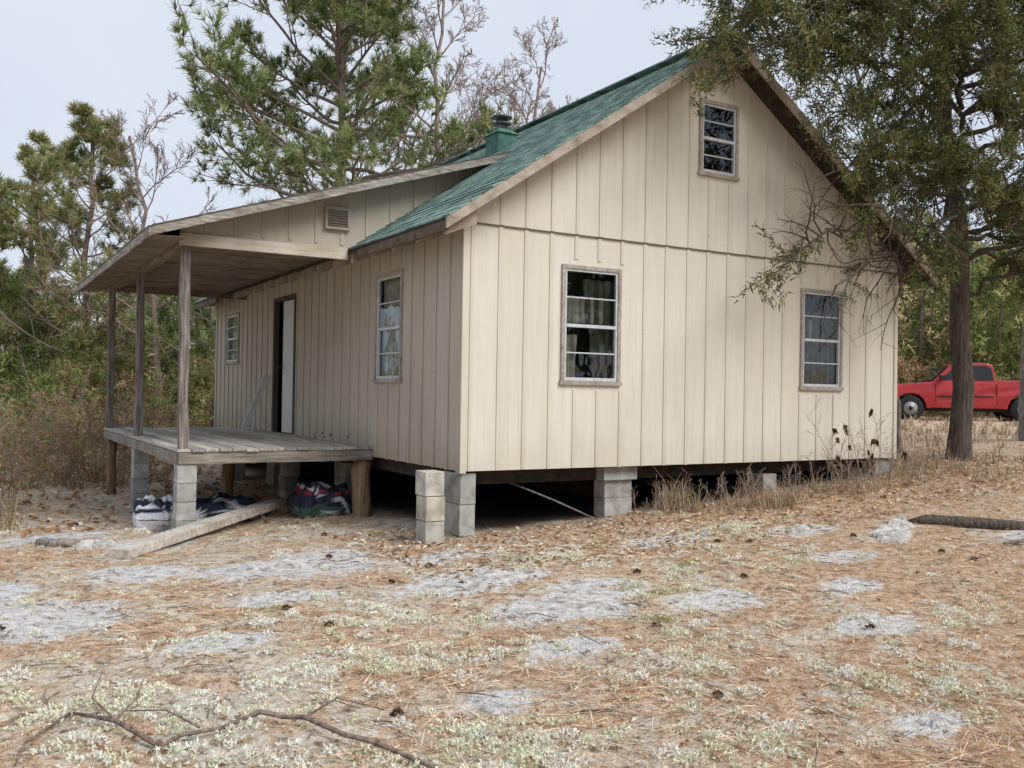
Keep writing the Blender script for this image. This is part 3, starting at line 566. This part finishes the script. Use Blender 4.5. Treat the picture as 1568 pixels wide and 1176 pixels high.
pine('pine_tree',-1.3,19.5,8.6,.11,.2,2.7,36,22,yl,(.1,.2),(13,.22,.024),[7,4,0],.15)
pine('pine_tree',-2.4,23.5,8.4,.11,.2,2.6,30,24,yl,(0,0),(11,.22,.028),[7,4,0],.15)
pine('pine_tree',-3.4,28,7.5,.11,.15,2.4,26,25,yl,(0,0),(10,.22,.034),[6,4,0])
pine('pine_tree',1.4,16.5,5.4,.09,.15,1.8,24,26,pg,(0,0),(11,.22,.024),[6,4,0])
bc=dict(seg=[7,5,4,3,2],wig=.14,up=[.05,.05,.04,.03,.0],nch=[9,7,6,3],st=[.25,.2,.2,.2],ang=(22,55),lr=[.5,.55,.5,.5],max=3,tip=9,tn=1,rr=.55,rmin=.009)
def bare(name,x,y,h,r,h0,ln,nl,seed,lean=(0,0),mat=None,cf=bc):
    rg=rs(seed);mb=MB();g=float(G(x,y));p,rad=trunk(mb,rg,(x,y,g-.2),(x+lean[0],y+lean[1],g+h),r,.03,wob=.09)
    a_=rg.uniform(0,6)
    for j in range(nl):
        f=h0+(1-h0)*(j+rg.uniform(0,.8))/nl;a_+=2.4+rg.normal(0,.5);ff=(f-h0)/(1-h0);el=.45+.6*ff+rg.normal(0,.12)
        grow(mb,rg,at(p,f),(math.cos(a_)*math.cos(el),math.sin(a_)*math.cos(el),math.sin(el)),ln*(1-.6*ff)*rg.uniform(.6,1.1),r*.32*(1-.6*ff),0,cf,[])
    return mb.build(name,mat or M_bark)
M_barkr=bark('reddish_bark',(.20,.145,.12),(.46,.37,.31))
bc2=dict(bc);bc2['nch']=[8,6,4,3]
bare('bare_tree',7.9,17.2,13.8,.15,.42,3.8,17,31,(.2,0),M_barkr)
bare('bare_tree',9.6,16.5,10.8,.15,.42,4.0,14,32,(1.4,-.3),M_barkr)
bare('bare_tree',.6,18.0,8.0,.11,.3,3.6,14,33,(-1.1,0),M_barkr,bc2)
# right cedar with long limbs toward the cabin
rg=rs(41);mb=MB();tx,ty=8.2,.25;g=float(G(tx,ty));p,rad=trunk(mb,rg,(tx,ty,g-.2),(tx-.1,ty,g+10.5),.16,.05,18,.05,14)
tips=[];cc_=dict(seg=[6,5,4,3],wig=.17,up=[-.01,-.03,-.03,-.02],nch=[11,6,0],st=[.12,.12,.2],ang=(28,65),lr=[.34,.5,.5],max=2,tip=1,tn=5,flat=.8,t0=.15,rmin=.003)
def limb(z0,tg,r,leafy=1.,sag=.4,den=4.6):
    a_=np.array([tx,ty,z0]);b_=np.array(tg,float);n=9;f=np.linspace(0,1,n)[:,None];q=a_+(b_-a_)*f;q[:,2]+=sag*np.sin(np.pi*f[:,0]);q[1:-1]+=rg.normal(0,.08,(n-2,3))
    mb.tube(q,np.linspace(r,.007,n),6,0);ln=np.linalg.norm(b_-a_)
    for j in range(int(ln*den)):
        ff=rg.uniform(.15,1);pp=at(q,ff);e=nrm(b_-a_);pr=rg.normal(0,1,3);pr-=e*(pr@e);pr=nrm(pr);an=rg.uniform(.5,1.2)
        tt=[];grow(mb,rg,pp,e*math.cos(an)+pr*math.sin(an),ln*.26*rg.uniform(.5,1.2)*(1.2-.5*ff),.012,1,cc_,tt)
        if rg.uniform()<leafy: tips.extend(tt)
for (z0,tg,lf) in [(5.2,(2.2,-.9,4.75),1),(4.9,(2.8,-1.0,4.4),1),(5.6,(2.5,-.6,5.3),1),(6.2,(4.4,-1.2,5.3),1),(4.4,(4.2,-1.1,3.9),.85),(3.7,(3.9,-.9,3.2),.7),(3.3,(4.6,-1.2,2.9),.6),(5.0,(5.4,-2,4.6),.9),(5.8,(6.0,-1.9,5.2),1),(4.7,(6.4,-1.6,4.0),.8),(4.0,(5.8,-1.6,3.4),.8),
    (2.6,(3.6,-.9,2.35),.12),(2.2,(4.0,-1.1,2.0),.05),(2.9,(5.2,-1.4,2.6),.45),(6.8,(5.4,-.4,6.4),1),(7.4,(6.5,-1,6.8),1),(5.4,(3.4,-1.3,4.9),1),(5.9,(4.8,-1.7,4.9),1),
    (4.2,(7.5,-2.6,3.9),.9),(5.3,(8.2,-3,4.7),1),(3.2,(8.0,-2.4,2.8),.8),(6.4,(7.6,-2.5,5.8),1),(2.7,(9.6,-1.8,2.6),.8),(4.6,(10.2,-1.2,4.3),1),(5.5,(10.3,.2,5.2),1),(3.8,(10.6,.7,3.7),1),(6.5,(9.4,1.5,6.1),1),(4.3,(8.5,3.3,4.1),1),(7.4,(8.8,-1.5,7.0),1),(3.0,(6.9,-1.9,2.7),.6),(5.9,(9.3,-2.2,5.2),1),(4.9,(8.9,-2.0,4.2),.9),(3.5,(9.2,-1.5,3.2),.9),(2.3,(9.4,-1.0,1.9),.5),(3.1,(10.2,-.4,2.4),.8),(2.8,(9.9,-1.6,1.9),.8)]:
    limb(z0,tg,.04,lf)
C=np.array([q[0] for q in tips]);Dd=np.array([q[1] for q in tips]);cg=np.array([(.135,.155,.06),(.185,.195,.08),(.09,.115,.048),(.27,.255,.11)])
mb.tufts(rg,C,Dd,cg[rg.randint(0,4,len(C))]*rg.uniform(.55,1.35,(len(C),1)),10,.065,.017,.8,1,.035);mb.build('cedar_tree',[M_barkd,M_leaf])
bare('oak_tree',11.4,.95,11,.22,.3,3.5,12,42,(.3,0),M_barkg,bc2)
bare('bare_tree',8.6,1.5,6,.06,.3,2.,8,43,(-.8,.3),M_barkg,bc2)
# ---------------------------------------------------------------- distant forest mass
rg=rs(51);mb=MB();fc=[np.array(c)*1.75 for c in [(.12,.15,.05),(.16,.19,.065),(.09,.12,.045),(.20,.20,.08),(.24,.165,.095),(.26,.22,.12)]]
def ftree(x,y,h,col,kind,dens=1.,tw=.05,k=8,ll=.26):
    g=float(G(x,y));r=.04+.010*h;mb.tube([(x,y,g-.2),(x+rg.normal(0,.15),y,g+h*.5),(x+rg.normal(0,.3),y,g+h*.95)],[r,r*.7,.02],6,0,(.9,.85,.8))
    n=int((50+h*18)*dens);z=rg.uniform(.0,1,n)
    if kind=='pine': lo=.22;R=.27*h*(1-z)**.65+.15
    elif kind=='bush': lo=.0;R=.45*h*np.sqrt(np.clip(1-(z*1.0)**2,0,1))+.1
    else: lo=.25;R=.30*h*np.sin(np.pi*np.clip(z*.85+.12,0,1))
    az_=rg.uniform(0,2*np.pi,n);rr=R*np.sqrt(rg.uniform(.1,1,n))
    kk=np.sin(az_*2+z*9+x)+np.sin(az_*3-z*14+y)>-.6;az_,rr,z=az_[kk],rr[kk],z[kk]
    C=np.stack([x+rr*np.cos(az_),y+rr*np.sin(az_),g+h*(lo+(1-lo)*z)],1);Dd=np.stack([np.cos(az_)*.6,np.sin(az_)*.6,np.full(len(z),.35)],1)
    mb.tufts(rg,C,Dd,col*rg.uniform(.45,1.35,(len(C),1)),k,ll,tw,.8,1,.09)
    if kind!='bush':
        for j in range(5):
            f=rg.uniform(.25,.8);a_=rg.uniform(0,6.3);q=np.array([x,y,g+h*f]);mb.tube([q,q+[math.cos(a_)*h*.1,math.sin(a_)*h*.1,.15*h*.3],q+[math.cos(a_)*h*.2,math.sin(a_)*h*.2,.3*h*.25]],[.03,.02,.008],3,0)
for q_ in range(68):
    y=rg.uniform(19,44);x=-4.3+(y+8)*rg.uniform(-.03,.36);d=math.hypot(x+4,y+8);ftree(x,y,rg.uniform(.09,.165)*d,fc[rg.choice(6,p=[.25,.26,.13,.18,.08,.10])],'pine' if rg.uniform()<.7 else 'round',1.1,.042,10)
for q_ in range(16): ftree(rg.uniform(-16,-6),rg.uniform(12,34),rg.uniform(3,6),fc[rg.randint(5)],'pine')
for q_ in range(52):
    y=rg.uniform(14.5,26);x=-4.3+(y+8)*rg.uniform(-.02,.26);ftree(x,y,rg.uniform(1.0,2.8),fc[rg.choice(6,p=[.2,.2,.14,.08,.22,.16])]*.85,'bush',1.1,.028,13,.13)
for q_ in range(46):
    t_=rg.uniform(36,56);an=rg.uniform(.86,1.10);x=-4.2+t_*math.sin(an);y=-8.1+t_*math.cos(an)
    ftree(x,y,rg.uniform(.09,.17)*t_,fc[rg.choice(6,p=[.2,.3,.1,.3,.0,.1])]*1.1,'pine' if rg.uniform()<.35 else 'round',1.6,.07)
for q_ in range(26):
    t_=rg.uniform(34,48);an=rg.uniform(.88,1.1);ftree(-4.2+t_*math.sin(an),-8.1+t_*math.cos(an)+2.5,rg.uniform(1.5,3.2),fc[rg.choice(6,p=[.2,.3,0,.3,.1,.1])],'bush',1.3,.05,10,.2)
for q_ in range(18):
    x=rg.uniform(6,30);y=rg.uniform(26,50);d=math.hypot(x+4,y+8);ftree(x,y,rg.uniform(.07,.13)*d,fc[rg.randint(4)],'pine')
for q_ in range(34):
    x=rg.uniform(-4,32);y=rg.uniform(-34,-20);ftree(x,y,rg.uniform(9,15),fc[rg.randint(4)]*.5,'round' if q_%3 else 'pine',1.,.16)
for q_ in range(26):
    an=rg.uniform(math.radians(110),math.radians(250));R=rg.uniform(24,36);ftree(R*math.cos(an),-2+R*math.sin(an),rg.uniform(6,10),fc[rg.randint(5)]*.8,'pine' if rg.uniform()<.6 else 'round',.8,.1)
mb.build('forest',[M_bark,M_leaf])
rg=rs(61);mb=MB();cf=dict(seg=[5,4,3],wig=.2,up=[.02,.0,0],nch=[6,4],st=[.2,.2],ang=(25,60),lr=[.5,.5],max=2,tip=2,tn=2,rmin=.004)
tips=[]
for k in range(85):
    y=rg.uniform(8.8,15);x=-4.6+(y+8)*rg.uniform(0,.2)
    if k>65: x,y=rg.uniform(-5,-3.5),rg.uniform(5,9)
    for q in range(2): grow(mb,rg,(x,y,float(G(x,y))-.05),(rg.normal(0,.35),rg.normal(0,.35),1),rg.uniform(.7,1.7),.010,0,cf,tips)
C=np.array([q[0] for q in tips]);Dd=np.array([q[1] for q in tips]);k=rg.uniform(size=len(C))<.45
cb=np.array([(.42,.24,.14),(.35,.20,.12),(.45,.33,.19),(.26,.28,.11),(.20,.26,.10)]);mb.tufts(rg,C[k],Dd[k],cb[rg.randint(0,5,k.sum())],3,.07,.03,.8,1,.03);mb.build('brush_thicket',[M_barkr,M_leaf])
def weed(x,y,h,seed,n=5,pods=True):
    rg=rs(seed);mb=MB();tips=[];cf=dict(seg=[7,4,3],wig=.12,up=[.02,.04,.03],nch=[7,3],st=[.35,.3],ang=(25,50),lr=[.35,.5],max=2,tip=1,tn=1,t0=1,rmin=.0022)
    for k in range(n): grow(mb,rg,(x+rg.normal(0,.1),y+rg.normal(0,.08),float(G(x,y))-.03),(rg.normal(0,.25),rg.normal(0,.15),1),h*rg.uniform(.6,1.1),.005,0,cf,tips)
    if pods:
        C=np.array([q[0] for q in tips]);s=rg.uniform(size=len(C))<.06;C=C[s];mb.tufts(rg,C,np.tile([0,0,-1.],(len(C),1)),np.array([.10,.055,.03]),6,.07,.03,.25,1,.008)
    mb.build('dead_weed',[M_barkr,M_litter])
weed(4.75,-.75,1.15,1,5);weed(5.2,-.7,.9,2,4);weed(4.2,-.7,.6,3,3,False);weed(6.4,-.8,.7,4,4,False);weed(-4.6,1.6,.75,5,4);weed(-4.9,2.4,.9,6,4);weed(2.0,-.35,.4,7,3,False);weed(-1.7,5.0,.7,8,4,False);weed(3.3,-.4,.5,9,4,False);weed(5.9,-.8,.6,10,4,False)
for k in range(12): weed(2.4+k*.38,-.25-.4*((k*7)%5)/5,.5,100+k,4,False)
mb=MB();rg=rs(72)
for (x,y) in ((-.35,2.6),(-.5,2.9),(-.3,3.2),(-.25,2.45)):
    tt=[];grow(mb,rg,(x,y,dk),(rg.normal(0,.4),rg.normal(0,.4),1),.16,.003,0,dict(seg=[4,3],wig=.2,up=[0,0],nch=[4],st=[.3],ang=(30,60),lr=[.5],max=1,tip=1,tn=1),tt);C=np.array([q[0] for q in tt]);mb.tufts(rg,C,np.array([q[1] for q in tt]),np.array([.25,.16,.1]),2,.03,.02,.8,1)
mb.build('dead_weed',[M_barkr,M_litter])
# ---------------------------------------------------------------- truck
tk=empty('red_pickup_truck');O=np.array([21.4,11.95,0.]);O[2]=float(G(23.0,11.4))-.02
ax=nrm(np.array([.74,-.67,0]));sd=np.array([-ax[1],ax[0],0.]);ks=1.05
def T(p): p=np.asarray(p,float).reshape(-1,3)*ks;return O+p[:,:1]*ax+p[:,1:2]*sd+p[:,2:3]*np.array([0,0,1.])
arc=lambda cx,r,n=11:[(cx-r*math.cos(q),.38+r*math.sin(q)) for q in np.linspace(0,math.pi,n)]
prof=[(0.02,.48),(.35,.42)]+arc(.95,.46)+[(1.6,.40),(3.4,.40)]+arc(4.15,.46)+[(4.8,.48),(5.25,.5),(5.3,1.22),(5.25,1.26),(3.42,1.26),(3.4,1.2),(1.62,1.2),(1.5,1.18),(.9,1.14),(.2,1.07),(.04,1.0),(0,.9)]
M_red=NT('red_car_paint');M_red.b.inputs['Coat Weight'].default_value=.4;fd=M_red.noise(3,4);M_red=M_red.out(M_red.ramp(fd,[(.35,(.36,.03,.035)),(.7,(.46,.045,.05))]),.45)
mb=MB();k=len(prof)
def inset(z): return .06*max(0,(z-.8)/.4)
v=np.array([(x,inset(z),z) for x,z in prof]+[(x,1.85-inset(z),z) for x,z in prof]);i=np.arange(k);j=(i+1)%k
mb.add(T(v),[i,(i+k)[::-1],np.stack([i,i+k,j+k,j],1)])
cabp=[(1.55,1.17),(2.15,1.74),(2.35,1.79),(3.15,1.79),(3.32,1.72),(3.42,1.17)];nc=len(cabp);ci=lambda z:.075+.14*max(0,(z-1.2)/.6)
v=np.array([(x,ci(z),z) for x,z in cabp]+[(x,1.85-ci(z),z) for x,z in cabp]);i=np.arange(nc);j=(i+1)%nc
mb.add(T(v),[i,(i+nc)[::-1],np.stack([i,i+nc,j+nc,j],1)]);mb.build('body',M_red,tk,.03)
mb=MB();cy_=lambda z:ci(z)-.012
mb.add(T([(x,cy_(z),z) for x,z in [(1.82,1.26),(2.25,1.68),(2.62,1.70),(2.62,1.26)]]),[[0,1,2,3]]);mb.add(T([(x,cy_(z),z) for x,z in [(2.70,1.26),(2.70,1.70),(3.12,1.70),(3.26,1.62),(3.32,1.26)]]),[[0,1,2,3,4]])
mb.add(T([(1.60,.16,1.235),(1.60,1.69,1.235),(2.09,1.58,1.70),(2.09,.27,1.70)])-ax*.02+np.array([0,0,.015]),[[0,1,2,3]])
mb.build('windows',simple('car_glass',(.03,.035,.04),.1),tk)
mb=MB()
for xx in(.95,4.15):
    for yy in(.0,1.63):
        c0,c1_=T([(xx,yy,.38)])[0],T([(xx,yy+.22,.38)])[0];mb.tube([c0,c0+sd*.02,c1_-sd*.02,c1_],[.35,.40,.40,.35],24,0,(1,1,1),True);mb.tube([c0-sd*.012,c0+sd*.05],[.21,.21],16,1,(1,1,1),True);mb.tube([c0-sd*.03,c0],[.07,.07],10,0,(1,1,1),True)
mb.build('wheels',[simple('tyre_rubber',(.03,.03,.03),.9),simple('wheel_rim',(.32,.32,.33),.5,.3)],tk)
mb=MB()
def tb(a0,a1,b0_,b1_,z0,z1,mi): mb.obox(T([((a0+a1)/2,(b0_+b1_)/2,(z0+z1)/2)])[0],ax*(a1-a0)/2*ks,sd*(b1_-b0_)/2*ks,(0,0,(z1-z0)/2*ks),mi)
tb(-.1,.06,-.02,1.87,.45,.66,0);tb(-.03,.03,.02,.38,.74,.92,0);tb(-.03,.03,1.47,1.83,.74,.92,0);tb(-.025,.02,.42,1.43,.7,.94,1);tb(5.28,5.4,0,1.85,.45,.62,0);tb(1.75,1.9,-.14,.04,1.24,1.4,1);tb(1.5,4.7,.2,1.6,.3,.6,1);tb(.3,1.6,.3,1.5,.3,.6,1)
tb(2.655,2.665,-.004,.02,.5,1.15,1);tb(1.66,1.67,-.004,.02,.5,1.12,1);tb(3.38,3.40,-.004,.02,.5,1.15,1);tb(2.45,2.58,-.02,.02,1.02,1.05,1);tb(1.7,3.3,-.012,.01,.74,.78,1)
mb.build('bumper_and_lights',[simple('chrome',(.6,.6,.62),.25,.8),simple('black_trim',(.03,.03,.03),.6)],tk,.01)
# ---------------------------------------------------------------- sky, sun, camera
sc=bpy.context.scene;w=bpy.data.worlds.new('World');sc.world=w;w.use_nodes=True;nt=w.node_tree;bg=nt.nodes['Background']
sky=nt.nodes.new('ShaderNodeTexSky');sky.sky_type='NISHITA';sky.sun_disc=False;el=math.radians(46);sunv=nrm(np.array([.42,-1,0]));sky.sun_elevation=el;sky.sun_rotation=math.atan2(sunv[0],sunv[1]);sky.dust_density=3
tc=nt.nodes.new('ShaderNodeTexCoord');nz=nt.nodes.new('ShaderNodeTexNoise');nz.inputs['Scale'].default_value=1.6;nz.inputs['Detail'].default_value=4;nt.links.new(tc.outputs['Generated'],nz.inputs['Vector'])
cr=nt.nodes.new('ShaderNodeValToRGB');cr.color_ramp.elements[0].position=.3;cr.color_ramp.elements[0].color=(6.1,6.9,8.4,1);cr.color_ramp.elements[1].position=.7;cr.color_ramp.elements[1].color=(7.8,8.2,9.1,1);nt.links.new(nz.outputs['Fac'],cr.inputs[0])
mxn=nt.nodes.new('ShaderNodeMixRGB');mxn.inputs[0].default_value=.88;nt.links.new(sky.outputs[0],mxn.inputs[1]);nt.links.new(cr.outputs[0],mxn.inputs[2]);nt.links.new(mxn.outputs[0],bg.inputs[0]);bg.inputs[1].default_value=.108
s=bpy.data.lights.new('sun','SUN');s.energy=2.8;s.angle=math.radians(32);s.color=(1,.97,.92);so=bpy.data.objects.new('sun',s);sc.collection.objects.link(so)
dv=np.array([sunv[0]*math.cos(el),sunv[1]*math.cos(el),math.sin(el)])
so.rotation_euler=Vector(dv).to_track_quat('Z','Y').to_euler()
a_,pi_,r_=.534,.010,.016
F=np.array([math.sin(a_)*math.cos(pi_),math.cos(a_)*math.cos(pi_),math.sin(pi_)]);R=np.array([math.cos(a_),-math.sin(a_),0]);U=np.cross(R,F)
R2=R*math.cos(r_)+U*math.sin(r_);U2=-R*math.sin(r_)+U*math.cos(r_)
cam=bpy.data.cameras.new('camera');co=bpy.data.objects.new('camera',cam);sc.collection.objects.link(co);cam.sensor_width=36;cam.lens=36*1432.6/1568;cam.clip_end=2000
m=Matrix(((R2[0],U2[0],-F[0],-4.217),(R2[1],U2[1],-F[1],-8.089),(R2[2],U2[2],-F[2],.769),(0,0,0,1)));co.matrix_world=m;sc.camera=co
sc.view_settings.view_transform='Standard';sc.view_settings.look='None';sc.view_settings.exposure=0
